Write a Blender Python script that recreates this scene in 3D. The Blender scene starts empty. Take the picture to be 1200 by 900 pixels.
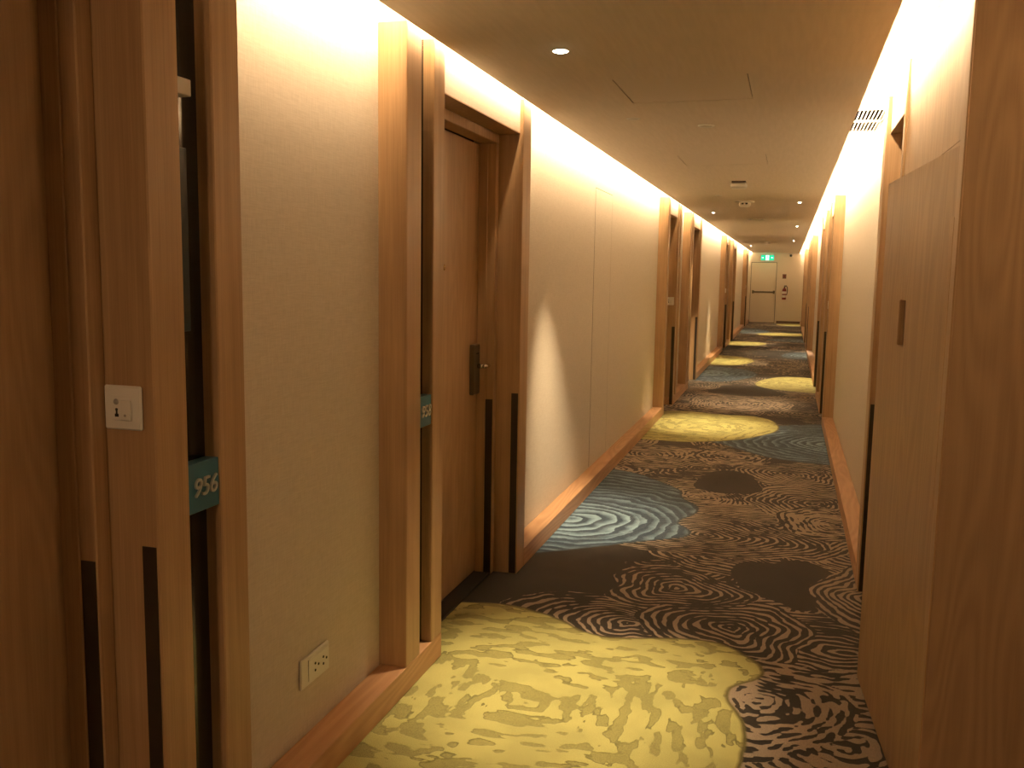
import bpy, bmesh, math, random
import numpy as np
from mathutils import Vector, Matrix

# ------------------------------------------------------------------ camera, world, light, exposure
scn = bpy.context.scene
COL = scn.collection
cam_d = bpy.data.cameras.new('camera')
cam = bpy.data.objects.new('camera', cam_d); COL.objects.link(cam)
cam_d.sensor_width = 36.0; cam_d.lens = 1061.83/1200*36.0; cam_d.clip_start = 0.05; cam_d.clip_end = 100
R = Matrix(((0.9564656, 0.29140835, 0.01596036), (-0.05052721, 0.11148336, 0.99248096), (0.28743793, -0.95008033, 0.12135405))).transposed()
cam.matrix_world = Matrix.Translation((0, 0, 1.5)) @ R.to_4x4()
scn.camera = cam

world = bpy.data.worlds.new('world'); scn.world = world; world.use_nodes = True
world.node_tree.nodes['Background'].inputs[0].default_value = (1.0, 0.62, 0.3, 1)
world.node_tree.nodes['Background'].inputs[1].default_value = 0.01
scn.view_settings.view_transform = 'Standard'
scn.view_settings.look = 'None'
scn.view_settings.exposure = 0.0
scn.view_settings.gamma = 1.0
scn.view_settings.use_curve_mapping = False

WARM = (1.0, 0.70, 0.405)
COVE = 126.0          # emission of the led strips hidden above the ceiling edge
FILL = 45.0           # watts of the fill lamp added behind the camera
SPOT = 370.0          # watts of a downlight

# ------------------------------------------------------------------ measured planes (metres)
XL, WL = -1.24, -1.345        # left: front of frames / papered wall
XR, WR = 0.387, 0.491         # right
EL, ER = -1.215, 0.272        # edges of the dropped ceiling
ZC, ZT = 2.30, 2.45           # dropped ceiling, cove top
YE = 31.25                    # end wall
ZS, ZO, ZB = 2.155, 2.11, 0.095   # soffit, door top, baseboard
PT = 2.318                    # pilaster top

# ------------------------------------------------------------------ materials
MATS = {}
def new_mat(name, rough=0.5, col=(.5, .5, .5), metal=0.0, spec=0.5):
    m = bpy.data.materials.new(name); m.use_nodes = True; MATS[name] = m
    b = m.node_tree.nodes['Principled BSDF']
    b.inputs['Base Color'].default_value = (*col, 1); b.inputs['Roughness'].default_value = rough
    b.inputs['Metallic'].default_value = metal; b.inputs['Specular IOR Level'].default_value = spec
    return m, m.node_tree, b
def nd(nt, t, **kw):
    n = nt.nodes.new(t)
    for k, v in kw.items():
        if k in n.inputs.keys(): n.inputs[k].default_value = v
        else: setattr(n, k, v)
    return n
def ramp(nt, src, stops):
    r = nt.nodes.new('ShaderNodeValToRGB')
    while len(r.color_ramp.elements) < len(stops): r.color_ramp.elements.new(0.5)
    for e, (p, c) in zip(r.color_ramp.elements, stops): e.position = p; e.color = (*c, 1)
    nt.links.new(src, r.inputs[0]); return r
def bump(nt, b, h, strength, dist):
    bp = nd(nt, 'ShaderNodeBump', Strength=strength, Distance=dist)
    nt.links.new(h, bp.inputs['Height']); nt.links.new(bp.outputs[0], b.inputs['Normal'])

def wood(name, c0, c1, axis='z', rough=0.42, flame=0.0):
    m, nt, b = new_mat(name, rough)
    tc = nd(nt, 'ShaderNodeTexCoord'); oi = nd(nt, 'ShaderNodeObjectInfo')
    add = nd(nt, 'ShaderNodeVectorMath', operation='ADD')
    sc = nd(nt, 'ShaderNodeVectorMath', operation='SCALE'); sc.inputs['Scale'].default_value = 7.0
    comb = nd(nt, 'ShaderNodeCombineXYZ')
    for i in range(3): nt.links.new(oi.outputs['Random'], comb.inputs[i])
    nt.links.new(comb.outputs[0], sc.inputs[0])
    nt.links.new(tc.outputs['Object'], add.inputs[0]); nt.links.new(sc.outputs[0], add.inputs[1])
    def grain(s_across, s_along, detail):
        mp = nd(nt, 'ShaderNodeMapping')
        s = [s_across]*3; s['xyz'.index(axis)] = s_along
        mp.inputs['Scale'].default_value = s
        nt.links.new(add.outputs[0], mp.inputs[0])
        n = nd(nt, 'ShaderNodeTexNoise', Scale=1.0, Detail=detail, Roughness=0.55)
        nt.links.new(mp.outputs[0], n.inputs['Vector']); return n
    fine = grain(260, 4.5, 3); band = grain(38, 0.7, 3); mott = grain(9, 2.5, 2)
    mx = nd(nt, 'ShaderNodeMix', data_type='FLOAT'); mx.inputs[0].default_value = 0.5
    nt.links.new(fine.outputs[0], mx.inputs[2]); nt.links.new(band.outputs[0], mx.inputs[3])
    mx2 = nd(nt, 'ShaderNodeMix', data_type='FLOAT'); mx2.inputs[0].default_value = 0.3
    nt.links.new(mx.outputs[0], mx2.inputs[2]); nt.links.new(mott.outputs[0], mx2.inputs[3])
    out = mx2.outputs[0]
    if flame > 0:                     # cathedral figure of flat cut veneer
        mp = nd(nt, 'ShaderNodeMapping'); s = [7.0]*3; s['xyz'.index(axis)] = 0.9
        mp.inputs['Scale'].default_value = s
        nt.links.new(add.outputs[0], mp.inputs[0])
        n = nd(nt, 'ShaderNodeTexNoise', Scale=1.0, Detail=1.0, Roughness=0.4)
        nt.links.new(mp.outputs[0], n.inputs['Vector'])
        mu = nd(nt, 'ShaderNodeMath', operation='MULTIPLY'); mu.inputs[1].default_value = 70
        nt.links.new(n.outputs[0], mu.inputs[0])
        sn = nd(nt, 'ShaderNodeMath', operation='SINE'); nt.links.new(mu.outputs[0], sn.inputs[0])
        mr = nd(nt, 'ShaderNodeMapRange'); mr.inputs[1].default_value = -1; mr.inputs[2].default_value = 1
        mr.inputs[3].default_value = 0.35; mr.inputs[4].default_value = 0.65
        nt.links.new(sn.outputs[0], mr.inputs[0])
        mx3 = nd(nt, 'ShaderNodeMix', data_type='FLOAT'); mx3.inputs[0].default_value = flame
        nt.links.new(mx2.outputs[0], mx3.inputs[2]); nt.links.new(mr.outputs[0], mx3.inputs[3])
        out = mx3.outputs[0]
    r = ramp(nt, out, [(0.34, c0), (0.66, c1)])
    nt.links.new(r.outputs[0], b.inputs['Base Color'])
    bump(nt, b, fine.outputs[0], 0.12, 0.001)
    return m

wood('oak', (.30, .182, .090), (.475, .312, .166))
wood('oak_door', (.30, .178, .090), (.46, .295, .157), flame=0.25)
wood('oak_panel', (.29, .182, .096), (.42, .276, .148), flame=0.45)
wood('oak_base', (.36, .19, .095), (.56, .33, .18), axis='y', flame=0.4)
new_mat('dark_metal', .38, (.07, .055, .04), .7)
new_mat('bronze', .34, (.20, .165, .12), .9)
new_mat('chrome', .18, (.75, .70, .62), 1.0)
new_mat('brass', .25, (.75, .52, .25), 1.0)
new_mat('black_glass', .12, (.012, .011, .010), 0, .6)
new_mat('black', .6, (.012, .011, .010))
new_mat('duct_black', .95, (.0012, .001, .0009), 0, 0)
new_mat('dark_gap', .8, (.03, .022, .015))
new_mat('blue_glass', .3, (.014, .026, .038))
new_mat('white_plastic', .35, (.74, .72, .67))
new_mat('grey_plastic', .4, (.35, .33, .30))
new_mat('teal', .45, (.022, .10, .15))
new_mat('pale_metal', .3, (.62, .60, .55), .5)
new_mat('white_metal', .45, (.78, .77, .73))
new_mat('door_cream', .5, (.80, .71, .60))
new_mat('red', .3, (.17, .010, .006))
new_mat('label_white', .5, (.7, .68, .62))
new_mat('brown_plate', .4, (.16, .085, .045))
new_mat('walnut_pull', .45, (.20, .10, .055))
new_mat('dark_base', .5, (.14, .085, .045))
new_mat('seam', .8, (.25, .21, .16))

m, nt, b = new_mat('wall_paper', .75)
tc = nd(nt, 'ShaderNodeTexCoord')
mp = nd(nt, 'ShaderNodeMapping'); mp.inputs['Scale'].default_value = (330, 330, 22)
mq = nd(nt, 'ShaderNodeMapping'); mq.inputs['Scale'].default_value = (22, 22, 420)
n1 = nd(nt, 'ShaderNodeTexNoise', Scale=1.0, Detail=2.0); n2 = nd(nt, 'ShaderNodeTexNoise', Scale=1.0, Detail=2.0)
for a, n in ((mp, n1), (mq, n2)):
    nt.links.new(tc.outputs['Object'], a.inputs[0]); nt.links.new(a.outputs[0], n.inputs['Vector'])
mx = nd(nt, 'ShaderNodeMix', data_type='FLOAT'); mx.inputs[0].default_value = .5
nt.links.new(n1.outputs[0], mx.inputs[2]); nt.links.new(n2.outputs[0], mx.inputs[3])
r = ramp(nt, mx.outputs[0], [(.35, (.57, .51, .425)), (.65, (.68, .615, .525))])
nt.links.new(r.outputs[0], b.inputs['Base Color']); bump(nt, b, mx.outputs[0], .35, .0012)

m, nt, b = new_mat('ceiling_paint', .85)
n = nd(nt, 'ShaderNodeTexNoise', Scale=160.0, Detail=2.0)
r = ramp(nt, n.outputs[0], [(.3, (.69, .625, .535)), (.7, (.74, .67, .58))])
nt.links.new(r.outputs[0], b.inputs['Base Color']); bump(nt, b, n.outputs[0], .1, .0006)

def emit(name, col, k):
    m = bpy.data.materials.new(name); m.use_nodes = True; MATS[name] = m; nt = m.node_tree
    nt.nodes.remove(nt.nodes['Principled BSDF']); e = nd(nt, 'ShaderNodeEmission', Color=(*col, 1), Strength=k)
    nt.links.new(e.outputs[0], nt.nodes['Material Output'].inputs[0]); return m
emit('led', WARM, COVE); emit('led_fill', WARM, COVE*7)  # the second, stronger one is for the added fill strip in the recess
emit('lens', (1.0, .84, .58), 40.0)
emit('exit_green', (.02, .62, .30), 1.4)
emit('exit_white', (.75, 1.0, .88), 2.2)

# carpet: the pattern fields are computed per vertex below, colours and thresholds here
m, nt, b = new_mat('carpet', .95, spec=.15)
at = nd(nt, 'ShaderNodeAttribute', attribute_name='pattern')
sep = nd(nt, 'ShaderNodeSeparateColor'); nt.links.new(at.outputs['Color'], sep.inputs[0])
def step(src, lo, hi):
    q = nd(nt, 'ShaderNodeMapRange'); q.inputs[1].default_value = lo; q.inputs[2].default_value = hi
    nt.links.new(src, q.inputs[0]); return q.outputs[0]
def mixc(f, a, c):
    q = nd(nt, 'ShaderNodeMix', data_type='RGBA'); nt.links.new(f, q.inputs[0])
    for s, i in ((a, 6), (c, 7)):
        if isinstance(s, tuple): q.inputs[i].default_value = (*s, 1)
        else: nt.links.new(s, q.inputs[i])
    return q.outputs[2]
tc = nd(nt, 'ShaderNodeTexCoord')
pile = nd(nt, 'ShaderNodeTexNoise', Scale=420.0, Detail=2.0); nt.links.new(tc.outputs['Object'], pile.inputs['Vector'])
soft = nd(nt, 'ShaderNodeTexNoise', Scale=5.0, Detail=3.0); nt.links.new(tc.outputs['Object'], soft.inputs['Vector'])
ringf = step(sep.outputs[0], .47, .53)
brown = mixc(step(soft.outputs[0], .35, .65), (.017, .0125, .0088), (.024, .0175, .012))
base = mixc(ringf, brown, (.31, .245, .185))
carvef = step(at.outputs['Alpha'], .44, .56)
rim = ramp(nt, at.outputs['Alpha'], [(.40, (.455, .43, .155)), (.46, (.155, .145, .045)), (.53, (.19, .178, .058)), (.66, (.29, .272, .092))]); lime = rim.outputs[0]  # the dark stops paint self-shadow along the edges of the carved marks
lime = mixc(step(soft.outputs[0], .4, .6), lime, mixc(carvef, (.38, .36, .13), (.25, .235, .08)))
blue = mixc(step(at.outputs['Alpha'], .25, .75), (.030, .054, .088), (.23, .35, .44))
c = mixc(step(sep.outputs[2], .48, .52), base, (.03, .05, .068)); c = mixc(step(sep.outputs[2], .55, .60), c, blue)
c = mixc(step(sep.outputs[1], .48, .52), c, (.12, .10, .028)); c = mixc(step(sep.outputs[1], .54, .60), c, lime)
dk = nd(nt, 'ShaderNodeMix', data_type='RGBA', blend_type='MULTIPLY'); dk.inputs[0].default_value = 1
pc = ramp(nt, pile.outputs[0], [(.3, (.62, .62, .62)), (.7, (1.25, 1.25, 1.25))])
nt.links.new(c, dk.inputs[6]); nt.links.new(pc.outputs[0], dk.inputs[7]); nt.links.new(dk.outputs[2], b.inputs['Base Color'])
b.inputs['Sheen Weight'].default_value = .15
bump(nt, b, pile.outputs[0], .5, .003)

# ------------------------------------------------------------------ mesh helpers
def bm_new(): return bmesh.new()
def add_box(bm, x0, x1, y0, y1, z0, z1, bev=0.0, seg=1):
    if x0 > x1: x0, x1 = x1, x0
    if y0 > y1: y0, y1 = y1, y0
    t = bmesh.new(); bmesh.ops.create_cube(t, size=1)
    for v in t.verts:
        v.co = Vector((x0+(v.co.x+.5)*(x1-x0), y0+(v.co.y+.5)*(y1-y0), z0+(v.co.z+.5)*(z1-z0)))
    if bev > 0: bmesh.ops.bevel(t, geom=t.edges[:], offset=bev, segments=seg, affect='EDGES', clamp_overlap=True)
    merge(bm, t)
def merge(bm, t, mat=None):
    if mat is not None: bmesh.ops.transform(t, matrix=mat, verts=t.verts)
    me = bpy.data.meshes.new('tmp'); t.to_mesh(me); t.free(); bm.from_mesh(me); bpy.data.meshes.remove(me)
def add_lathe(bm, prof, mat, n=20, cap=True):
    """prof: (radius, height) list turned round local z, then moved by mat"""
    t = bmesh.new(); rings = []
    for r, h in prof:
        rings.append([t.verts.new((r*math.cos(2*math.pi*i/n), r*math.sin(2*math.pi*i/n), h)) for i in range(n)])
    for a, c in zip(rings, rings[1:]):
        for i in range(n): t.faces.new((a[i], a[(i+1) % n], c[(i+1) % n], c[i]))
    if cap:
        t.faces.new(rings[0][::-1]); t.faces.new(rings[-1])
    merge(bm, t, mat)
def add_tube(bm, pts, r, n=10):
    pts = [Vector(p) for p in pts]; rings = []; prev = None
    t = bmesh.new()
    for i, p in enumerate(pts):
        d = (pts[min(i+1, len(pts)-1)]-pts[max(i-1, 0)]).normalized()
        u = prev if prev is not None else (Vector((0, 0, 1)) if abs(d.z) < .9 else Vector((1, 0, 0)))
        a = d.cross(u).normalized(); c = a.cross(d).normalized(); prev = c
        rings.append([t.verts.new(p+r*(math.cos(2*math.pi*k/n)*a+math.sin(2*math.pi*k/n)*c)) for k in range(n)])
    for a, c in zip(rings, rings[1:]):
        for i in range(n): t.faces.new((a[i], a[(i+1) % n], c[(i+1) % n], c[i]))
    t.faces.new(rings[0]); t.faces.new(rings[-1][::-1]); merge(bm, t)
def obj(name, bm, mat, parent=None, smooth=False, origin=None):
    bmesh.ops.recalc_face_normals(bm, faces=bm.faces)
    me = bpy.data.meshes.new(name)
    if origin is not None: bmesh.ops.translate(bm, vec=-Vector(origin), verts=bm.verts)
    bm.to_mesh(me); bm.free(); me.materials.append(MATS[mat])
    if smooth:
        for p in me.polygons: p.use_smooth = True
    o = bpy.data.objects.new(name, me); COL.objects.link(o)
    if origin is not None: o.location = origin
    if parent is not None:
        o.parent = parent
        if origin is None and parent.type == 'EMPTY': o.location = -parent_world(parent)
        elif origin is not None: o.location = Vector(origin)-parent_world(parent)
        else: o.location = -parent_world(parent)
    return o
def parent_world(p):
    v = Vector((0, 0, 0))
    while p is not None: v += p.location; p = p.parent
    return v
def tag(o, label=None, cat=None, group=None, kind=None):
    if label: o['label'] = label
    if cat: o['category'] = cat
    if group: o['group'] = group
    if kind: o['kind'] = kind
    return o
def root(name, loc, label=None, cat=None, group=None, kind=None):
    o = bpy.data.objects.new(name, None); o.empty_display_size = .1; COL.objects.link(o); o.location = loc
    return tag(o, label, cat, group, kind)
def box_obj(name, mat, parent, *a, bev=.0015, **kw):
    bm = bm_new(); add_box(bm, *a, bev=bev); return obj(name, bm, mat, parent, **kw)
def text_obj(name, s, mat, parent, size, loc, rot, ext=.002, shear=.0, align='CENTER', sx=1.0):
    cu = bpy.data.curves.new(name, 'FONT'); cu.body = s; cu.size = size; cu.extrude = ext; cu.shear = shear
    cu.align_x = align; cu.align_y = 'CENTER'; cu.resolution_u = 4
    t = bpy.data.objects.new('tmp', cu); COL.objects.link(t)
    dg = bpy.context.evaluated_depsgraph_get(); dg.update()
    me = bpy.data.meshes.new_from_object(t.evaluated_get(dg)); bpy.data.objects.remove(t); bpy.data.curves.remove(cu)
    me.transform(Matrix.Translation(loc) @ rot @ Matrix.Diagonal((sx, 1, 1, 1)))
    me.materials.clear(); me.materials.append(MATS[mat]); me.name = name
    o = bpy.data.objects.new(name, me); COL.objects.link(o)
    if parent is not None: o.parent = parent; o.location = -parent_world(parent)
    return o
# orientation of lettering that faces +x (reads towards +y) and that faces -x
FACE_PX = Matrix(((0, 0, 1, 0), (1, 0, 0, 0), (0, 1, 0, 0), (0, 0, 0, 1)))
FACE_NY = Matrix(((1, 0, 0, 0), (0, 0, -1, 0), (0, 1, 0, 0), (0, 0, 0, 1)))

# ------------------------------------------------------------------ carpet (floor)
def hsh(ix, iy, s):
    h = (ix*374761393 + iy*668265263 + s*974634777) & 0xffffffff
    h = ((h ^ (h >> 13))*1274126177) & 0xffffffff
    return ((h ^ (h >> 16)) & 0xffff)/65535.0
def noise(x, y, s=0):
    ix = np.floor(x).astype(np.int64); iy = np.floor(y).astype(np.int64); fx = x-ix; fy = y-iy
    fx = fx*fx*(3-2*fx); fy = fy*fy*(3-2*fy)
    a = hsh(ix, iy, s); b_ = hsh(ix+1, iy, s); c_ = hsh(ix, iy+1, s); d_ = hsh(ix+1, iy+1, s)
    return (a*(1-fx)+b_*fx)*(1-fy)+(c_*(1-fx)+d_*fx)*fy
def fbm(x, y, s=0): return .6*noise(x, y, s)+.28*noise(x*2.1, y*2.1, s+7)+.12*noise(x*4.3, y*4.3, s+13)
def flow(x, y, dx, dy, la, lc, s):
    w = np.abs(dy)/np.sqrt(dx*dx+dy*dy+1e-9); w = np.clip((w-.45)*3.0, 0, 1)
    f = w*(fbm(x/la, y/lc, s)-.5)+(1-w)*(fbm(x/lc, y/la, s+5)-.5)
    return f/np.sqrt(w*w+(1-w)**2)
def sdist(px, py, poly):
    d2 = np.full(px.shape, 1e9); ins = np.zeros(px.shape, bool); n = len(poly)
    for i in range(n):
        x0, y0 = poly[i]; x1, y1 = poly[(i+1) % n]; ex, ey = x1-x0, y1-y0
        t = np.clip(((px-x0)*ex+(py-y0)*ey)/(ex*ex+ey*ey+1e-12), 0, 1)
        d2 = np.minimum(d2, (px-x0-t*ex)**2+(py-y0-t*ey)**2)
        cnd = ((y0 > py) != (y1 > py))
        if y1 != y0: ins ^= cnd & (px < (x1-x0)*(py-y0)/(y1-y0)+x0)
    d = np.sqrt(d2); return np.where(ins, d, -d)
def smooth_poly(p, it=2):
    for _ in range(it):
        q = []
        for i in range(len(p)):
            a, c_ = p[i], p[(i+1) % len(p)]
            q += [(.75*a[0]+.25*c_[0], .75*a[1]+.25*c_[1]), (.25*a[0]+.75*c_[0], .25*a[1]+.75*c_[1])]
        p = q
    return p
LIME = [
 ([(-1.7, 3.55), (-1.46, 3.74), (-1.3, 3.80), (-1.14, 3.82), (-.92, 3.75), (-.73, 3.60), (-.59, 3.60), (-.35, 3.69), (-.18, 3.69), (-.03, 3.54), (-.01, 3.40), (-.13, 3.29), (-.13, 3.15), (-.07, 3.04), (-.05, 2.85), (-.08, 2.6), (-.2, 2.3), (-.45, 2.05), (-.9, 1.95), (-1.3, 2.1), (-1.7, 2.0)], (-.80, 2.92)),
 ([(-1.4, 8.2), (-1.15, 8.25), (-.85, 8.22), (-.49, 8.42), (-.25, 8.7), (-.03, 9.15), (-.02, 9.5), (-.12, 9.95), (-.35, 10.15), (-.6, 10.05), (-1.0, 10.2), (-1.4, 10.05)], (-.75, 9.2)),
 ([(-.46, 13.2), (-.25, 12.7), (.1, 12.5), (.6, 12.4), (.6, 14.2), (.2, 14.45), (-.2, 14.2)], (.1, 13.4)),
 ([(-1.5, 15.9), (-.86, 15.68), (-.6, 16.3), (-.5, 16.9), (-.75, 17.7), (-1.5, 17.9)], (-1.1, 16.7)),
 ([(-1.5, 20.6), (-.81, 20.5), (-.35, 21.1), (-.6, 21.9), (-1.5, 21.8)], (-.9, 21.2)),
 ([(-.93, 24.8), (-.28, 24.3), (.6, 24.6), (.6, 25.6), (-.3, 25.9)], (-.2, 25.1)),
 ([(-.45, 29.9), (.6, 29.5), (.6, 31.4), (-.2, 31.2)], (.1, 30.5)),
 ([(-.2, -.6), (.5, -.9), (1.3, -.6), (1.3, .7), (.5, .6), (0, .2)], (.6, 0)),
]
BLUE = [
 ([(-1.5, 4.45), (-1.23, 4.60), (-1.07, 4.72), (-.87, 4.89), (-.75, 5.0), (-.62, 5.08), (-.47, 5.20), (-.50, 5.36), (-.60, 5.50), (-.48, 5.72), (-.50, 5.95), (-.63, 6.1), (-.65, 6.35), (-.87, 6.6), (-1.05, 6.8), (-1.5, 6.95)], (-1.22, 5.35)),
 ([(-.75, 8.4), (-.49, 8.25), (-.20, 7.86), (0, 7.72), (.37, 7.64), (.7, 7.6), (.7, 9.85), (.38, 9.8), (-.05, 9.55), (-.3, 9.2)], (.5, 8.6)),
 ([(-1.5, 13.4), (-.9, 13.1), (-.5, 13.9), (-.36, 14.6), (-.7, 15.4), (-1.5, 15.6)], (-1.2, 14.4)),
 ([(-.16, 18.2), (.1, 17.6), (.7, 17.6), (.7, 19.3), (.1, 19.2)], (.5, 18.4)),
 ([(-1.5, 25.0), (-.8, 25.0), (-.35, 26.4), (-.8, 27.6), (-1.5, 27.6)], (-1.2, 26.4)),
 ([(-.6, 22.4), (.7, 22.0), (.7, 23.4), (-.3, 23.4)], (.5, 22.6)),
 ([(-1.5, .2), (-.9, 0), (-.5, .6), (-.7, 1.3), (-1.5, 1.5)], (-1.3, .8)),
]
# discs of rings: centre, radii, ring spacing, bias (beige share), plain?
rng = random.Random(5)
DISC = []
for gy in np.arange(-3.4, 31.8, .62):
    for gx in (-1.25, -.5, .25, .9):
        DISC.append((gx+rng.uniform(-.3, .3), gy+rng.uniform(-.28, .28), rng.uniform(.40, .62), rng.uniform(.38, .60), rng.uniform(.042, .052), rng.uniform(-.5, .25), rng.random() < .14))
rng.shuffle(DISC)
DISC += [
 (.15, 7.15, .45, .5, .045, -.1, 0), (-1.04, 7.55, .55, .5, .045, .15, 0), (-.4, 7.7, .35, .35, .05, .3, 0), (-.55, 11.0, .6, .75, .05, .3, 0),
 (-.55, 6.2, .35, .55, .040, .2, 0), (-.02, 4.95, .62, .42, .043, -.15, 0),
 (.42, 5.1, .42, .55, .040, .15, 0), (-.05, 5.6, .75, .55, .045, .0, 0),
 (.20, 6.25, .42, .50, .046, -.05, 0), (.33, 5.75, .36, .4, .040, .3, 0),
 (-.40, 5.28, .62, .46, .040, -.2, 0),
 (-.36, 6.72, .22, .38, .04, 0, 1), (-1.10, 4.15, .56, .50, .04, 0, 1), (.06, 4.58, .25, .36, .04, 0, 1), (-.33, 3.98, .30, .16, .04, 0, 1),
 (-.58, 3.75, .62, .34, .042, -.5, 0), (-.45, 4.30, .34, .30, .042, -.45, 0), (.28, 3.75, .60, .40, .044, -.35, 0), (.45, 4.45, .26, .5, .045, -.2, 0),
 (-.18, 3.85, .36, .34, .042, -.3, 0),
 (.25, 2.95, .66, .72, .050, .45, 0), (-.02, 3.18, .30, .36, .042, .45, 0),
 (.32, 2.2, .6, .55, .05, .3, 0),
]
def carpet_fields(x, y):
    wx = x+.045*(fbm(x*5, y*5, 3)-.5)*2; wy = y+.045*(fbm(x*5, y*5, 9)-.5)*2
    val = np.full(x.shape, -1.0)
    for i, (cx, cy, ax, ay, lam, bias, plain) in enumerate(DISC):
        if cy+ay < y.min() or cy-ay > y.max(): continue
        sel = (np.abs(x-cx) < ax*1.35) & (np.abs(y-cy) < ay*1.35)
        if not sel.any(): continue
        dx, dy = wx[sel]-cx, wy[sel]-cy
        q = np.sqrt((dx/ax)**2+(dy/ay)**2); th = np.arctan2(dy/ay, dx/ax)
        q = q*(1+.10*np.sin(3*th+i)+.05*np.sin(5*th+2*i))
        ins = q < 1
        if plain: v = np.full(q.shape, -1.0)
        else:
            rr = q*(ax+ay)/2*1.05
            brk = flow(x[sel], y[sel], dx, dy, .060, .028, 11+i)
            grow = fbm(x[sel]*3.2+i, y[sel]*3.2, 21)-.5
            v = np.cos(2*math.pi*(rr/lam+.9*(fbm(x[sel]*7, y[sel]*7, 31)-.5)))+bias-.12+(2.3+8.0*max(bias, 0))*brk+1.3*grow-.55*np.clip((q-.75)*4, 0, 1)*(1 if bias > 0 else 0)
        cur = val[sel]; cur[ins] = v[ins]; val[sel] = cur
    ringv = np.clip(.5+.25*val, 0, 1)
    alpha = np.zeros(x.shape); lim = np.full(x.shape, -1.0); blu = np.full(x.shape, -1.0)
    for arr, lst, k in ((lim, LIME, 0), (blu, BLUE, 1)):
        for poly, (cx, cy) in lst:
            ys = [p[1] for p in poly]
            sel = (y > min(ys)-.1) & (y < max(ys)+.1)
            if not sel.any(): continue
            xs, yy = x[sel], y[sel]
            d = sdist(xs+.02*(fbm(xs*9, yy*9, 41)-.5), yy+.02*(fbm(xs*9, yy*9, 43)-.5), smooth_poly(poly))
            dx, dy = xs-cx, yy-cy; rr = np.sqrt(dx*dx+dy*dy); th = np.arctan2(dy, dx)
            if k == 0:
                wr = rr+.10*(fbm(xs*3, yy*3, 55)-.5)
                f = flow(xs+.05*(fbm(xs*4, yy*4, 66)-.5), yy+.10*(fbm(xs*3, yy*3, 67)-.5), dx, dy, .080, .033, 61)+.07*np.sin(rr*70+6*fbm(xs*3, yy*3, 69))
                a = np.clip(.5+3.0*(f-.062), 0, 1)
            else:
                wr = rr+.16*(fbm(xs*4, yy*4, 71)-.5)
                saw = (wr/.085) % 1.0
                a = np.clip(saw*.9+.5*(fbm(xs*14, yy*14, 75)-.5), 0, 1)
                a = np.where(rr > .42, a*.65, a)
            inside = d > -.004
            al = alpha[sel]; al[inside] = a[inside]; alpha[sel] = al
            cur = arr[sel]; arr[sel] = np.maximum(cur, d)
    return ringv, np.clip(.5+lim*5, 0, 1), np.clip(.5+blu*5, 0, 1), alpha
def carpet_mesh(blocks):
    V, F, A = [], [], []; off = 0
    for x0, x1, y0, y1, dx, dy in blocks:
        nx = int((x1-x0)/dx)+1; ny = int((y1-y0)/dy)+1
        X, Y = np.meshgrid(np.linspace(x0, x1, nx), np.linspace(y0, y1, ny)); X = X.ravel(); Y = Y.ravel()
        rv, lm, bl, al = carpet_fields(X, Y)
        inl = np.clip((lm-.5)*14, 0, 1)
        Z = -.0016+.0016*inl*(1-np.clip((al-.40)*5, 0, 1))+.0010*np.clip((rv-.42)*6, 0, 1)*(1-inl)
        V.append(np.stack([X, Y, Z], 1)); A.append(np.stack([rv, lm, bl, al], 1))
        idx = np.arange(nx*ny).reshape(ny, nx)
        F.append(np.stack([idx[:-1, :-1], idx[:-1, 1:], idx[1:, 1:], idx[1:, :-1]], -1).reshape(-1, 4)+off); off += nx*ny
    V = np.concatenate(V).astype(np.float32); F = np.concatenate(F).astype(np.int32); A = np.concatenate(A).astype(np.float32)
    me = bpy.data.meshes.new('floor'); me.vertices.add(len(V)); me.vertices.foreach_set('co', V.ravel())
    me.loops.add(F.size); me.loops.foreach_set('vertex_index', F.ravel())
    me.polygons.add(len(F)); me.polygons.foreach_set('loop_start', np.arange(0, F.size, 4, dtype=np.int32))
    me.polygons.foreach_set('use_smooth', np.ones(len(F), bool))
    ca = me.attributes.new('pattern', 'FLOAT_COLOR', 'POINT'); ca.data.foreach_set('color', A.ravel())
    me.update(calc_edges=True); me.validate()
    me.materials.append(MATS['carpet'])
    o = bpy.data.objects.new('floor', me); COL.objects.link(o); return o
fl = carpet_mesh([(-1.46, 1.10, -3.0, 2.2, .014, .014), (-1.46, .60, 2.2, 7.2, .006, .006), (-1.46, .60, 7.2, 13.2, .010, .014), (-1.46, .60, 13.2, YE, .020, .034)])
tag(fl, 'patterned corridor carpet with lime and blue islands among brown and beige rings', kind='structure')
o = box_obj('trim_1', 'black', None, -1.7, 1.4, -3.2, YE+.2, -.08, -.012, bev=0); tag(o, 'floor slab under the carpet', kind='structure')

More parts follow.
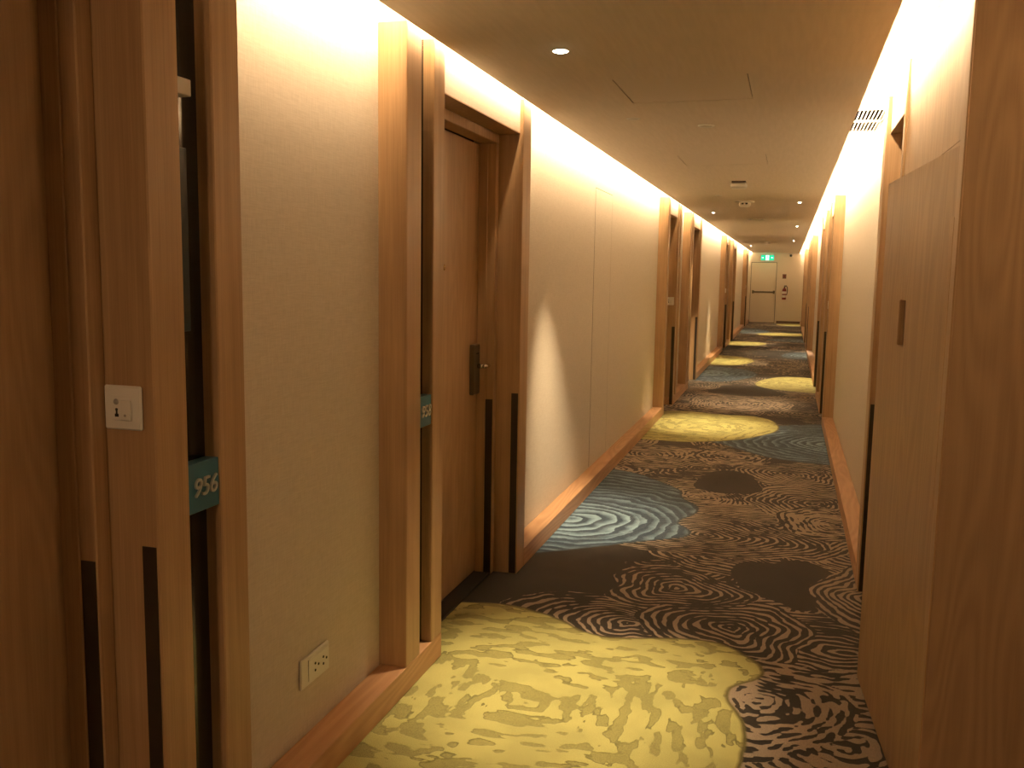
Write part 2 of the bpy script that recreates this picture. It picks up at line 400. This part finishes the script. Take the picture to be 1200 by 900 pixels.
# ------------------------------------------------------------------ door groups
# side: -1 left, +1 right.  kind N: slot before the opening; F: slot after the opening
# (offsets along the corridor from the near face of the group)
def fx(side, d):                     # world x of a point d metres behind the frame front
    return (XL-d) if side < 0 else (XR+d)
PROF = {'N': dict(pil=[(0, .125), (.24, .345), (1.375, 1.51)], slot=(.125, .24), op=(.345, 1.375), end=1.51),
        'F': dict(pil=[(0, .135), (.905, 1.012), (1.128, 1.232)], slot=(1.012, 1.128), op=(.135, .905), end=1.232),
        'R': dict(pil=[(0, .02), (.70, .84)], slot=None, op=(.02, .70), end=.84)}
def door_group(n, side, kind, y0, label):
    P = PROF[kind]; r = root('door_%d' % n, (fx(side, 0), y0, 0), label, kind='structure')
    B = lambda name, mat, d0, d1, a, c_, z0, z1, parent=r, bev=.0015: box_obj(name, mat, parent, fx(side, d0), fx(side, d1), y0+a, y0+c_, z0, z1, bev=bev)
    o0, o1 = P['op']
    for i, (a, c_) in enumerate(P['pil']):
        slotp = P['slot'] and (abs(c_-P['slot'][0]) < 1e-6 or abs(a-P['slot'][1]) < 1e-6)
        B('pilaster', 'oak', 0, .21, a, c_, ZB if slotp else 0.0, PT, bev=.003)
    if P['slot']:
        a, c_ = P['slot']
        k = tag(B('recess_back', 'black_glass', .042, .06, a, c_, ZB, PT, bev=0), 'dark glossy strip at the back of the slot')
        if n == 1:  # dark blue panel and small white block in the nearest slot
            B('blue_panel', 'blue_glass', .036, .042, a+.002, a+.070, 1.36, 1.76, k)
            B('white_block', 'white_plastic', .010, .042, a+.0, a+.056, 1.865, 1.90, k)
    # white head panel, soffit board, jambs with a stepped stop
    B('head_panel', 'wall_paper', .018, .105, o0, o1, ZS+.005, ZC+.017)
    B('soffit', 'oak_door', .016, .21, o0, o1, ZS, ZS+.005, bev=.0005)
    B('head_jamb', 'oak', .12, .205, o0, o1, ZO, ZS, bev=.003)
    for a, c_ in ((o0, o0+.045), (o1-.045, o1)):
        B('jamb', 'oak', .12, .205, a, c_, 0, ZO, bev=.003)
    for a, c_ in ((o0+.045, o0+.051), (o1-.051, o1-.045)):
        B('stop_bead', 'oak', .160, .205, a, c_, 0, ZO, bev=.002)
    leaf = B('door_leaf', 'oak_door', .205, .245, o0+.047, o1-.047, .012, ZO-.004, bev=.002)
    B('threshold', 'black', .125, .204, o0+.045, o1-.045, -.004, .009, bev=0)
    B('gap_shadow', 'dark_gap', .25, .262, o0, o1, 0, ZS, bev=0)
    # hardware: far edge of the leaf for N, near edge for F
    hk = 1 if kind == 'N' else -1; e = o1-.052 if hk > 0 else o0+.052
    p = B('lock_plate', 'bronze', .183, .205, e-hk*.105, e-hk*.015, .915, 1.158, leaf, bev=.004)
    bm = bm_new(); s = side
    X = fx(side, .183); yy = y0+e-hk*.045; zl = 1.052
    add_tube(bm, [(X, yy, zl), (X-s*.032, yy, zl)], .011)
    add_tube(bm, [(X-s*.036, yy-hk*.012, zl), (X-s*.038, yy+hk*.03, zl), (X-s*.036, yy+hk*.085, zl-.003)], .0095)
    obj('lever', bm, 'chrome', leaf, smooth=True)
    B('card_slot', 'black', .1815, .184, e-hk*.070, e-hk*.035, 1.110, 1.116, leaf, bev=0)
    bm = bm_new()
    mid = y0+(o0+.13 if kind == 'N' else (o0+o1)/2)
    ym = y0+(3.72-2.85) if kind == 'N' else mid
    add_lathe(bm, [(.0, .0), (.013, .0), (.013, .004), (.009, .007), (0.0, .007)], Matrix.Translation((fx(side, .205), ym, 1.52)) @ Matrix.Rotation(-s*math.pi/2, 4, 'Y'), 14, cap=False)
    obj('peephole', bm, 'brass', leaf, smooth=True)
    # metal kick strips on both reveals
    h = .905
    for ya, yb in ((o1-.0022, o1), (o0, o0+.0022)):
        B('kick_strip', 'dark_metal', .006, .040, ya, yb, .004, h+.01, bev=0)
    for ya, yb in ((o1-.0472, o1-.045), (o0+.045, o0+.0472)):
        B('kick_strip', 'dark_metal', .123, .159, ya, yb, .004, h-.02, bev=0)
    return r
P9 = 9.03
door_group(1, -1, 'F', .65, 'oak framed guest room door nearest the camera on the left, numbered 956')
door_group(2, -1, 'N', 2.85, 'oak guest room door on the left beyond the wall socket, bronze lock and lever')
door_group(3, -1, 'F', .65+P9, 'oak framed doorway on the left after the long papered wall, first of the middle pair')
door_group(4, -1, 'N', 2.92+P9, 'oak framed doorway on the left just past the middle one with a switch')
door_group(5, -1, 'F', .65+2*P9, 'far oak framed doorway on the left, first of the far pair')
door_group(6, -1, 'N', 2.92+2*P9, 'far oak framed doorway on the left, second of the far pair')
door_group(7, -1, 'F', .65+3*P9, 'last oak framed doorway on the left before the end wall')
door_group(8, 1, 'R', 3.83, 'oak doorway on the right behind the ajar cupboard leaf')
door_group(9, 1, 'F', 9.66, 'oak framed doorway on the right, first beyond the plain right wall')
door_group(10, 1, 'N', 11.80, 'oak framed doorway on the right, second beyond the plain right wall')
door_group(11, 1, 'F', 9.66+P9, 'far oak framed doorway on the right, first of the far pair')
door_group(12, 1, 'N', 11.80+P9, 'far oak framed doorway on the right, second of the far pair')
door_group(13, 1, 'F', 9.66+2*P9, 'last oak framed doorway on the right before the end wall')
GL = [(.65, 'F'), (2.85, 'N'), (.65+P9, 'F'), (2.92+P9, 'N'), (.65+2*P9, 'F'), (2.92+2*P9, 'N'), (.65+3*P9, 'F')]
GR = [(3.83, 'R'), (9.66, 'F'), (11.80, 'N'), (9.66+P9, 'F'), (11.80+P9, 'N'), (9.66+2*P9, 'F')]

# ------------------------------------------------------------------ walls, baseboards, ceiling
def wall(name, side, groups, y_start, label):
    bm = bm_new(); xa = WL if side < 0 else WR; s = side
    cur = y_start
    for y0, k in groups+[(YE, None)]:
        if y0 > cur: add_box(bm, xa, xa+s*.11, cur, y0, 0, ZT+.05)
        if k: 
            add_box(bm, xa+s*.02, xa+s*.11, y0, y0+PROF[k]['end'], ZS+.02, ZT+.05)   # above the frames
            add_box(bm, xa, xa+s*.02, y0, y0+PROF[k]['end'], PT, ZT+.05)
            cur = y0+PROF[k]['end']
    add_box(bm, xa+s*.165, xa+s*.24, y_start, YE, 0, ZT+.05)
    o = obj(name, bm, 'wall_paper'); return tag(o, label, kind='structure')
wall('wall_left', -1, GL, -3.0, 'left corridor wall in cream linen wallpaper')
wall('wall_right', 1, GR, 3.83, 'right corridor wall in cream linen wallpaper')
def baseboards(name, side, spans, label):
    r = root(name, (XL if side < 0 else XR, spans[0][0], 0), label, kind='structure')
    for a, c_ in spans:
        xa, xb = (XL, WL+.002) if side < 0 else (XR, WR-.002)
        box_obj('base_section', 'oak_base', r, xa, xb, a, c_, 0, ZB, bev=.002)
def spans(groups, y_start):
    out = []; cur = y_start
    for y0, k in groups:
        P = PROF[k]
        out.append((cur, y0+(P['op'][0] if k == 'N' else 0)))
        cur = y0+(P['op'][1] if k == 'F' else P['end'])
    out.append((cur, YE)); return [s_ for s_ in out if s_[1] > s_[0]+.01]
# slotted pilasters stand on the board, so it runs under them
baseboards('baseboard_left', -1, spans(GL, -3.0), 'deep oak baseboard ledge along the left wall')
sp = spans(GR, 3.83)
baseboards('baseboard_right', 1, sp, 'deep oak baseboard ledge along the right wall')

bm = bm_new()
HX0, HX1 = -.745, -.20
def board(bm, x0, x1, y0, y1):
    add_box(bm, x0, x1, y0, y1, ZC, ZC+.012)
g = .0035; hatches = [(HX0, HX1, 3.82, 4.35), (HX0-.02, HX1+.01, 6.27, 6.83)]
ys = [-3.0, 3.82, 4.35, 6.27, 6.83, YE]
for i in range(5):
    if i in (1, 3):
        h = hatches[(i-1)//2]; board(bm, EL, h[0], ys[i], ys[i+1]); board(bm, h[1], ER, ys[i], ys[i+1])
    else: board(bm, EL, ER, ys[i], ys[i+1])
for q in ((-1.60, 1.35, -3.0, 5.60), (-1.60, .27, 5.60, 6.40), (.482, 1.35, 5.60, 6.40), (-1.60, 1.35, 6.40, YE)): add_box(bm, *q, ZT, ZT+.05)   # cove top with the duct hole
add_box(bm, ER, 1.03, -3.0, 2.44, ZC, ZC+.012)
tag(obj('ceiling', bm, 'ceiling_paint'), 'dropped plaster ceiling with light coves along both edges', kind='structure')
for (a, b_, c_, d_), lab in zip(hatches, ('flush ceiling access hatch nearer the camera, ahead of the first bright downlight', 'flush ceiling access hatch farther away, just before the white emergency light box')):
    h = root('access_hatch', ((a+b_)/2, (c_+d_)/2, ZC), lab, 'hatch', 'flush hatches in the corridor ceiling')
    box_obj('panel', 'ceiling_paint', h, a+g, b_-g, c_+g*.6, d_-g*.6, ZC+.0006, ZC+.011, bev=.001)
    box_obj('frame_gap', 'dark_gap', h, a-.01, b_+.01, c_-.01, d_+.01, ZC+.0125, ZC+.016, bev=0)

# end wall with a fire door
bm = bm_new(); DX0, DX1, DZ = -1.27, -.395, 2.02
add_box(bm, -1.6, DX0, YE, YE+.12, 0, ZT+.05); add_box(bm, DX1, .8, YE, YE+.12, 0, ZT+.05); add_box(bm, DX0, DX1, YE, YE+.12, DZ, ZT+.05)
tag(obj('wall_end', bm, 'door_cream'), 'cream end wall of the corridor', kind='structure')
o = box_obj('baseboard_end', 'dark_base', None, DX1+.03, XR, YE-.018, YE, 0, .075); tag(o, 'low brown baseboard at the end wall', kind='structure')
r = root('door_14', ((DX0+DX1)/2, YE, 0), 'cream fire door with a push bar in the end wall', kind='structure')
leaf = box_obj('door_leaf', 'door_cream', r, DX0+.040, DX1-.040, YE+.02, YE+.06, .012, DZ-.040)
box_obj('door_gap', 'dark_gap', r, DX0+.02, DX1-.02, YE+.064, YE+.07, 0, DZ-.01, bev=0)
for a, b_ in ((DX0, DX0+.028), (DX1-.028, DX1)): box_obj('door_frame', 'door_cream', r, a, b_, YE-.012, YE+.08, 0, DZ)
box_obj('door_frame', 'door_cream', r, DX0, DX1, YE-.0125, YE+.08, DZ-.028, DZ)
box_obj('push_bar', 'bronze', leaf, DX0+.10, DX1-.09, YE-.075, YE-.035, .985, 1.04, bev=.006)
for xx in (DX0+.09, DX1-.12): box_obj('bar_mount', 'bronze', leaf, xx, xx+.06, YE-.07, YE+.02, .965, 1.065, bev=.006)
bm = bm_new(); add_box(bm, -1.7, 1.4, -3.15, -3.0, 0, ZT+.05); tag(obj('wall_back', bm, 'oak_door'), 'wall behind the camera', kind='structure')

# near right: service recess, its pilaster and cupboard
bm = bm_new()
add_box(bm, 1.16, 1.28, -3.0, 2.46, 0, ZT+.05)
tag(obj('wall_right', bm, 'wall_paper'), 'side wall of the recess at the right of the camera', kind='structure')
r = root('trim_2', (XR, 2.455, 0), 'broad oak faced end panel at the right edge, facing the camera', kind='structure')
box_obj('face_panel', 'oak_panel', r, XR+.0015, 1.16, 2.440, 2.456, 0, PT, bev=.001)
box_obj('corner_post', 'oak', r, XR, .62, 2.456, 2.525, 0, PT, bev=.003)
box_obj('edge_bead', 'oak', r, XR-.004, XR+.0015, 2.437, 2.462, 0, PT, bev=.002)
c = root('service_cupboard', (XR, 3.15, 0), 'tall oak service cupboard on the right with its lower leaf standing ajar', 'cupboard')
box_obj('upper_panel', 'oak_panel', c, XR+.006, XR+.026, 2.537, 3.765, 1.850, PT)
box_obj('side_stile', 'oak', c, XR-.002, XR+.03, 3.769, 3.83, 0, PT, bev=.004)
box_obj('side_stile', 'oak', c, XR+.001, XR+.03, 2.526, 2.535, 0, PT, bev=.002)
box_obj('carcass', 'dark_gap', c, XR+.03, XR+.10, 2.53, 3.82, 0, PT, bev=0)
box_obj('mid_rail', 'oak', c, XR+.004, XR+.028, 2.537, 3.765, 1.832, 1.848)
# the leaf: hinged at its near edge, free end swung into the corridor
HX, HY = .3905, 2.532; ex, ey = .3185, 3.512; L = math.hypot(ex-HX, ey-HY); ang = math.atan2(-(ex-HX), ey-HY)
M4 = Matrix.Translation((HX, HY, 0)) @ Matrix.Rotation(ang, 4, 'Z')
def leafbox(name, mat, parent, x0, x1, y0, y1, z0, z1, bev=.002):
    t = bm_new(); add_box(t, x0, x1, y0, y1, z0, z1, bev=bev, seg=2); bm = bm_new(); merge(bm, t, M4); return obj(name, bm, mat, parent)
# leaf face with a real opening for the flush pull
pa, pb, za, zb_ = .545, .655, 1.290, 1.435
bm = bm_new(); t = bm_new()
for q in ((0, L, .008, za), (0, L, zb_, 1.835), (0, pa, za, zb_), (pb, L, za, zb_)):
    add_box(t, 0, .022, q[0], q[1], q[2], q[3])
bmesh.ops.remove_doubles(t, verts=t.verts, dist=1e-5)
merge(bm, t, M4); lf = obj('door_leaf', bm, 'oak_panel', c)
leafbox('flush_pull', 'walnut_pull', lf, .014, .021, pa, pb, za, zb_, bev=0)
leafbox('pull_lip', 'oak', lf, -.003, .014, pb-.028, pb, za, zb_, bev=.002)
leafbox('hinge_stile', 'oak', lf, -.003, .016, .0, .045, .90, 1.66, bev=.0028)
leafbox('hinge', 'pale_metal', lf, .016, .03, -.004, .012, 1.60, 1.70, bev=.001)

# flush access panel in the long left wall
r = root('wall_hatch', (WL, 6.9, 1.2), 'flush papered access panel in the long left wall, seen as a thin seam', 'hatch')
bm = bm_new()
for a in (7.05, 6.42): add_box(bm, WL, WL+.0012, a-.003, a+.003, ZB, 2.11)
add_box(bm, WL, WL+.0012, 6.42, 7.05, 2.107, 2.113)
obj('seam', bm, 'seam', r)
box_obj('panel', 'wall_paper', r, WL, WL+.0016, 6.424, 7.046, ZB+.001, 2.106, bev=0)

# ------------------------------------------------------------------ cove led strips
for X, s_, ya, ye, lab in ((EL+.014, -1, 1.7, YE, 'warm light strip hidden in the left ceiling cove'), (ER-.014, 1, 2.46, YE, 'warm light strip hidden in the right ceiling cove'),
                         (1.016, 1, 1.95, 2.43, 'warm fill strip added out of view in the recess beside the camera')):  # this third strip is an added fill for the end panel
    bm = bm_new(); n = max(1, int((ye-ya)/.5))
    for i in range(n):
        a, c_ = ya+i*(ye-ya)/n, ya+(i+1)*(ye-ya)/n
        v = [bm.verts.new(p) for p in ((X, a, ZC+.050), (X, c_, ZC+.050), (X+s_*.009, c_, ZC+.086), (X+s_*.009, a, ZC+.086))]
        bm.faces.new(v if s_ < 0 else v[::-1])
    me = bpy.data.meshes.new('cove_light'); bm.to_mesh(me); bm.free(); me.materials.append(MATS['led_fill' if X > 1 else 'led'])
    o = bpy.data.objects.new('cove_light', me); COL.objects.link(o); tag(o, lab, 'light', 'cove light strips')

# ------------------------------------------------------------------ downlights
DL = [  # x, y, aim x, aim y, power, visible lens, label
 (-.832, 3.288, -.70, 3.05, 1.0, 1, 'bright round downlight nearest the camera'),
 (-.813, 4.767, -1.16, 5.35, 1.0, 0, 'dim recessed downlight just beyond the near ceiling hatch'),
 (-.72, 9.35, -.70, 9.30, 1.2, 0, 'recessed downlight above the second lime patch of carpet'),
 (.058, 10.29, -.40, 11.1, .8, 1, 'small bright downlight on the right past the smoke detector'),
 (-.964, 11.83, -1.05, 13.2, .9, 1, 'small bright downlight on the left past the smoke detector'),
 (.065, 15.0, .07, 13.6, 1.5, 1, 'tiny downlight on the right above the third lime patch'),
 (-.944, 16.38, -.95, 16.5, 1.0, 0, 'recessed downlight on the left midway down the corridor'),
 (.036, 20.83, .08, 18.8, 1.3, 1, 'tiny downlight on the right in the far half of the corridor'),
 (-.68, 21.2, -.68, 21.2, 1.1, 0, 'recessed downlight on the left in the far half of the corridor'),
 (-1.002, 24.37, -.38, 25.3, 1.3, 1, 'bright far downlight near the left cove'),
 (.06, 29.7, .06, 29.8, .8, 0, 'last downlight before the end wall'),
]
for i, (x, y, ax, ay, pw, vis, lab) in enumerate(DL):
    r = root('downlight', (x, y, ZC), lab, 'light', 'recessed ceiling downlights')
    T = Matrix.Translation((x, y, ZC))
    bm = bm_new(); add_lathe(bm, [(.038, -.0005), (.030, -.004), (.026, -.003), (.026, 0.0)], T, 24, cap=False); obj('trim_ring', bm, 'white_metal', r, smooth=True)
    bm = bm_new(); zz = -.0045 if vis else -.0015; q = 1 if y < 5 else .55
    add_lathe(bm, [(.0001, zz-.004), (.018*q, zz-.003), (.027*q, zz), (.0275*q, zz+.001)], T, 20, cap=False); obj('lens', bm, 'lens' if vis else 'pale_metal', r, smooth=True)
    ld = bpy.data.lights.new('lamp', 'SPOT'); ld.energy = SPOT*pw; ld.color = (1, .76, .45); ld.shadow_soft_size = .015
    ld.spot_size = math.radians(42); ld.spot_blend = 1.0
    lo = bpy.data.objects.new('lamp', ld); COL.objects.link(lo); lo.parent = r
    d = Vector((ax-x, ay-y, -ZC)); lo.rotation_euler = d.to_track_quat('-Z', 'Y').to_euler(); lo.location = (0, 0, -.018)

# unseen fill lamp, added behind the camera to light the faces turned to it
LX, LY = -.80, -1.5
r = root('fill_lamp', (LX, LY, ZC), 'unseen fill lamp added under the ceiling behind the camera', 'light')
T = Matrix.Translation((LX, LY, ZC))
bm = bm_new(); add_lathe(bm, [(.07, 0), (.07, -.02), (.055, -.03)], T, 24); obj('base_ring', bm, 'white_metal', r, smooth=True)
ld = bpy.data.lights.new('lamp', 'POINT'); ld.shadow_soft_size = .08; ld.energy = FILL; ld.color = (1, .66, .36)
lo = bpy.data.objects.new('lamp', ld); COL.objects.link(lo); lo.parent = r; lo.location = (0, 0, -.14)

# ------------------------------------------------------------------ other ceiling fittings
r = root('emergency_light', (-.456, 8.03, ZC), 'white emergency light box hanging under the ceiling, dark top side', 'light')
box_obj('housing', 'white_plastic', r, -.52, -.385, 7.96, 8.08, ZC-.060, ZC-.014, bev=.012)
box_obj('mount', 'dark_metal', r, -.51, -.395, 7.965, 8.07, ZC-.014, ZC, bev=0)
r = root('smoke_detector', (-.5, 10.12, ZC), 'white smoke detector with two dark openings, beyond the emergency light box', 'detector')
T = Matrix.Translation((-.5, 10.12, ZC))
bm = bm_new(); add_lathe(bm, [(.10, 0), (.10, -.008), (.085, -.012), (.06, -.012)], T, 28); obj('base_plate', bm, 'white_plastic', r, smooth=True)
bm = bm_new(); add_lathe(bm, [(.058, -.012), (.062, -.035), (.05, -.055), (.02, -.060), (.001, -.060)], T, 28, cap=False); obj('sensor_head', bm, 'white_plastic', r, smooth=True)
for xx in (-.52, -.48): box_obj('opening', 'black', r, xx-.012, xx+.012, 10.056, 10.064, ZC-.036, ZC-.020, bev=.002)
for (x, y, nm, lab, cat, R0) in ((-.467, 5.05, 'sprinkler_cover', 'small flush round cover between the two ceiling hatches', 'cover', .045), (-.493, 13.25, 'ceiling_speaker', 'flat round grey ceiling disc beyond the smoke detector', 'speaker', .11), (-.531, 21.4, 'heat_detector', 'small round white detector far down the corridor ceiling', 'detector', .09)):
    r = root(nm, (x, y, ZC), lab, cat); T = Matrix.Translation((x, y, ZC))
    bm = bm_new(); add_lathe(bm, [(R0, 0), (R0, -.004), (R0*.85, -.009), (R0*.7, -.006)], T, 26); obj('rim', bm, 'white_plastic' if nm != 'ceiling_speaker' else 'grey_plastic', r, smooth=True)
    if nm == 'heat_detector':
        bm = bm_new(); add_lathe(bm, [(.06, -.006), (.06, -.05), (.03, -.065), (.001, -.065)], T, 20, cap=False); obj('sensor_head', bm, 'white_plastic', r, smooth=True)
    else:
        bm = bm_new(); add_lathe(bm, [(R0*.68, -.006), (R0*.6, -.0085), (.001, -.0085)], T, 20, cap=False); obj('face', bm, 'pale_metal', r, smooth=True)
# air grille in the top of the right cove
gx0, gx1, gy0, gy1 = .262, WR-.004, 5.58, 6.42
r = root('air_grille', ((gx0+gx1)/2, (gy0+gy1)/2, ZT), 'white slatted air grille in the top of the right ceiling cove', 'grille')
bm = bm_new()
for q in ((gx0, gx1, gy0, gy0+.03), (gx0, gx1, gy1-.03, gy1), (gx0, gx0+.012, gy0, gy1), (gx1-.012, gx1, gy0, gy1), (gx0, gx1, 5.97, 6.03)): add_box(bm, *q, ZT-.007, ZT-.0005)
obj('frame', bm, 'white_metal', r)
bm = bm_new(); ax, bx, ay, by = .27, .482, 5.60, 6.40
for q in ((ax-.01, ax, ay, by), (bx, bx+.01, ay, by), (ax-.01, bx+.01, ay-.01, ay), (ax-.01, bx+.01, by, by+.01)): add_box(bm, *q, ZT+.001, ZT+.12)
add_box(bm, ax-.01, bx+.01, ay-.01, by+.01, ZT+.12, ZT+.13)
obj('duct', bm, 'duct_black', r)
for a, c_ in ((gy0+.03, 5.97), (6.03, gy1-.03)):
    for k in range(9):
        xx = gx0+.012+(k+.7)*(gx1-gx0-.03)/9.2
        box_obj('slat', 'white_metal', r, xx, xx+.008, a, c_, ZT-.006, ZT-.002, bev=0)

# ------------------------------------------------------------------ room number plaques
def plaque(y0, y1, z0, z1, s, label):
    r = root('room_plaque', (XL, (y0+y1)/2, z0), label, 'sign', 'teal room number plaques')
    box_obj('plate', 'teal', r, XL-.040, XL-.006, y0, y1, z0, z1, bev=.001)
    text_obj('digits', s, 'pale_metal', r, .060, Vector((XL-.004, (y0+y1)/2+.002, (z0+z1)/2-.002)), FACE_PX, ext=.003, shear=.22, sx=.98)
plaque(1.662, 1.778, .955, 1.067, '956', 'teal plaque reading 956 set in the slot of the nearest left door frame')
plaque(2.975, 3.090, .940, 1.052, '958', 'teal room number plaque in the slot of the frame beyond the wall socket')

# ------------------------------------------------------------------ switches, socket
def switch(side, y, label):
    f = -1                                   # the plate faces the camera (-y)
    x0, x1 = (XL-.118, XL-.026) if side < 0 else (XR+.026, XR+.118); z0, z1 = 1.163, 1.256
    r = root('wall_switch', ((x0+x1)/2, y, (z0+z1)/2), label, 'switch', 'white switch plates on door reveals')
    box_obj('plate', 'white_plastic', r, x0, x1, y-.009, y, z0, z1, bev=.0035)
    xm = (x0+x1)/2
    box_obj('insert', 'white_plastic', r, xm-.026, xm+.026, y-.0105, y-.009, z0+.020, z1-.020, bev=.0005)
    box_obj('rocker', 'label_white', r, xm+.0, xm+.025, y-.0165, y-.0105, z0+.021, z1-.030, bev=.0015)
    bm = bm_new(); RT = Matrix.Rotation(math.pi/2, 4, 'X')
    add_lathe(bm, [(.0001, .002), (.0055, .0018), (.0065, 0)], Matrix.Translation((xm-.014, y-.0105, z1-.034)) @ RT, 14, cap=False); obj('indicator', bm, 'grey_plastic', r, smooth=True)
    bm = bm_new()
    add_lathe(bm, [(.0001, .001), (.003, .001), (.003, 0)], Matrix.Translation((xm-.013, y-.0105, z0+.043)) @ RT, 10, cap=False)
    add_box(bm, xm-.0175, xm-.0085, y-.0113, y-.0105, z0+.0275, z0+.034); add_box(bm, xm-.015, xm-.011, y-.0113, y-.0105, z0+.034, z0+.042)
    obj('person_mark', bm, 'black', r)
    bm = bm_new(); add_lathe(bm, [(.0001, .001), (.003, .001), (.003, 0)], Matrix.Translation((xm+.0125, y-.0165, z0+.032)) @ RT, 10, cap=False); obj('dot_mark', bm, 'grey_plastic', r)
switch(-1, .65+.905, 'white switch plate on the nearest left door reveal')
switch(-1, .65+.905+P9, 'white switch plate on the left door reveal after the long wall')
switch(-1, .65+.905+2*P9, 'white switch plate on the left reveal of the far door pair')
switch(-1, .65+.905+3*P9, 'white switch plate on the last left door reveal')
switch(1, 9.66+.905, 'white switch plate on the first right door reveal past the plain wall')
switch(1, 9.66+.905+P9, 'white switch plate on the right reveal of the far door pair')

ya, yb, za, zb_ = 2.290, 2.463, .247, .340
r = root('wall_socket', (WL, (ya+yb)/2, (za+zb_)/2), 'white double power socket low on the left wall above the baseboard', 'socket')
box_obj('plate', 'white_plastic', r, WL, WL+.010, ya, yb, za, zb_, bev=.003)
fr = box_obj('outlet_face', 'white_plastic', r, WL+.010, WL+.0125, ya+.040, yb-.008, za+.012, zb_-.012, bev=.001)
for cy in (2.378, 2.428):
    bm = bm_new(); zc = (za+zb_)/2
    RY = Matrix.Rotation(math.pi/2, 4, 'Y')
    for dy, dz in ((-.009, .010), (-.009, -.012), (.011, 0.0)):
        add_lathe(bm, [(.0042, .0), (.0042, .0012), (.0001, .0012)], Matrix.Translation((WL+.0125, cy+dy, zc+dz)) @ RY, 10, cap=False)
    obj('pin_holes', bm, 'black', fr)

# ------------------------------------------------------------------ things at the end wall
r = root('exit_sign', (-.735, YE-.03, 2.06), 'lit green exit sign with a white running figure above the fire door', 'sign')
box_obj('housing', 'white_plastic', r, -.955, -.520, YE-.050, YE-.0, 2.045, 2.235, bev=.004)
fc = box_obj('lit_face', 'exit_green', r, -.945, -.530, YE-.054, YE-.050, 2.055, 2.225, bev=0)
Y = YE-.056
bm = bm_new(); add_box(bm, -.790, -.690, Y, Y+.002, 2.060, 2.220); obj('door_symbol', bm, 'exit_white', fc)
bm = bm_new()
add_lathe(bm, [(.0001, .002), (.016, .002), (.016, 0)], Matrix.Translation((-.735, Y, 2.195)) @ Matrix.Rotation(math.pi/2, 4, 'X'), 12, cap=False)
for p in (((-.735, 2.178), (-.748, 2.130)), ((-.748, 2.130), (-.722, 2.105)), ((-.722, 2.105), (-.735, 2.072)), ((-.748, 2.130), (-.768, 2.100)), ((-.768, 2.100), (-.785, 2.094)), ((-.738, 2.172), (-.712, 2.150)), ((-.738, 2.172), (-.765, 2.155))):
    add_tube(bm, [(p[0][0], Y-.001, p[0][1]), (p[1][0], Y-.001, p[1][1])], .008, 6)
obj('running_figure', bm, 'exit_green', fc)
for xa, d in ((-.90, 1), (-.58, -1)):
    bm = bm_new(); pts = [(-.025, .007), (.015, .007), (.015, .025), (.048, 0), (.015, -.025), (.015, -.007), (-.025, -.007)]
    fr_ = [bm.verts.new((xa+d*px_, Y, 2.14+pz_)) for px_, pz_ in pts]; f_ = bm.faces.new(fr_)
    g_ = bmesh.ops.extrude_face_region(bm, geom=[f_]); bmesh.ops.translate(bm, vec=(0, .002, 0), verts=[v for v in g_['geom'] if isinstance(v, bmesh.types.BMVert)])
    obj('arrow', bm, 'exit_white', fc)
pl = bpy.data.lights.new('glow', 'POINT'); pl.energy = .8; pl.color = (.15, 1, .5); pl.shadow_soft_size = .1
po = bpy.data.objects.new('glow', pl); COL.objects.link(po); po.parent = r; po.location = (0, -.18, .08)

r = root('fire_extinguisher', (-.15, YE-.09, .76), 'red fire extinguisher hung on the end wall right of the fire door', 'extinguisher')
T = Matrix.Translation((-.155, YE-.085, .78))
bm = bm_new(); add_lathe(bm, [(.0001, 0), (.055, 0), (.066, .012), (.066, .30), (.055, .345), (.025, .372), (.022, .39), (.0001, .39)], T, 24, cap=False); obj('cylinder_body', bm, 'red', r, smooth=True)
bm = bm_new(); add_tube(bm, [(-.155, YE-.085, 1.17), (-.155, YE-.085, 1.215)], .018, 12); add_box(bm, -.165, -.10, YE-.10, YE-.07, 1.205, 1.222); add_box(bm, -.165, -.085, YE-.10, YE-.07, 1.232, 1.245); obj('valve', bm, 'dark_metal', r)
bm = bm_new(); add_tube(bm, [(-.14, YE-.09, 1.20), (-.10, YE-.10, 1.23), (-.065, YE-.10, 1.19), (-.058, YE-.10, 1.08), (-.068, YE-.10, .98), (-.08, YE-.11, .93)], .012, 10); obj('hose', bm, 'black', r, smooth=True)
bm = bm_new(); add_lathe(bm, [(.0668, .07), (.0668, .15)], T, 24, cap=False); add_lathe(bm, [(.0668, .19), (.0668, .27)], T, 24, cap=False); obj('label_band', bm, 'label_white', r, smooth=True)
box_obj('bracket', 'dark_metal', r, -.175, -.135, YE-.02, YE, 1.08, 1.20)
r = root('wall_notice', (-.17, YE, 1.47), 'small brown square plate on the end wall above the fire extinguisher', 'sign')
box_obj('plate', 'brown_plate', r, -.235, -.115, YE-.012, YE, 1.465, 1.61)
box_obj('symbol', 'red', r, -.200, -.150, YE-.014, YE-.012, 1.50, 1.575, bev=0)
r = root('camera_dome', (-.0, YE, 2.215), 'small dark dome on the end wall just under the ceiling', 'camera')
bm = bm_new(); add_lathe(bm, [(.0001, .05), (.028, .040), (.040, .015), (.042, 0)], Matrix.Translation((0, YE-.008, 2.215)) @ Matrix.Rotation(math.pi/2, 4, 'X'), 18, cap=False); obj('dome', bm, 'black', r, smooth=True)
bm = bm_new(); add_lathe(bm, [(.052, 0), (.052, .009)], Matrix.Translation((0, YE, 2.215)) @ Matrix.Rotation(math.pi/2, 4, 'X'), 18); obj('mount_ring', bm, 'white_plastic', r)
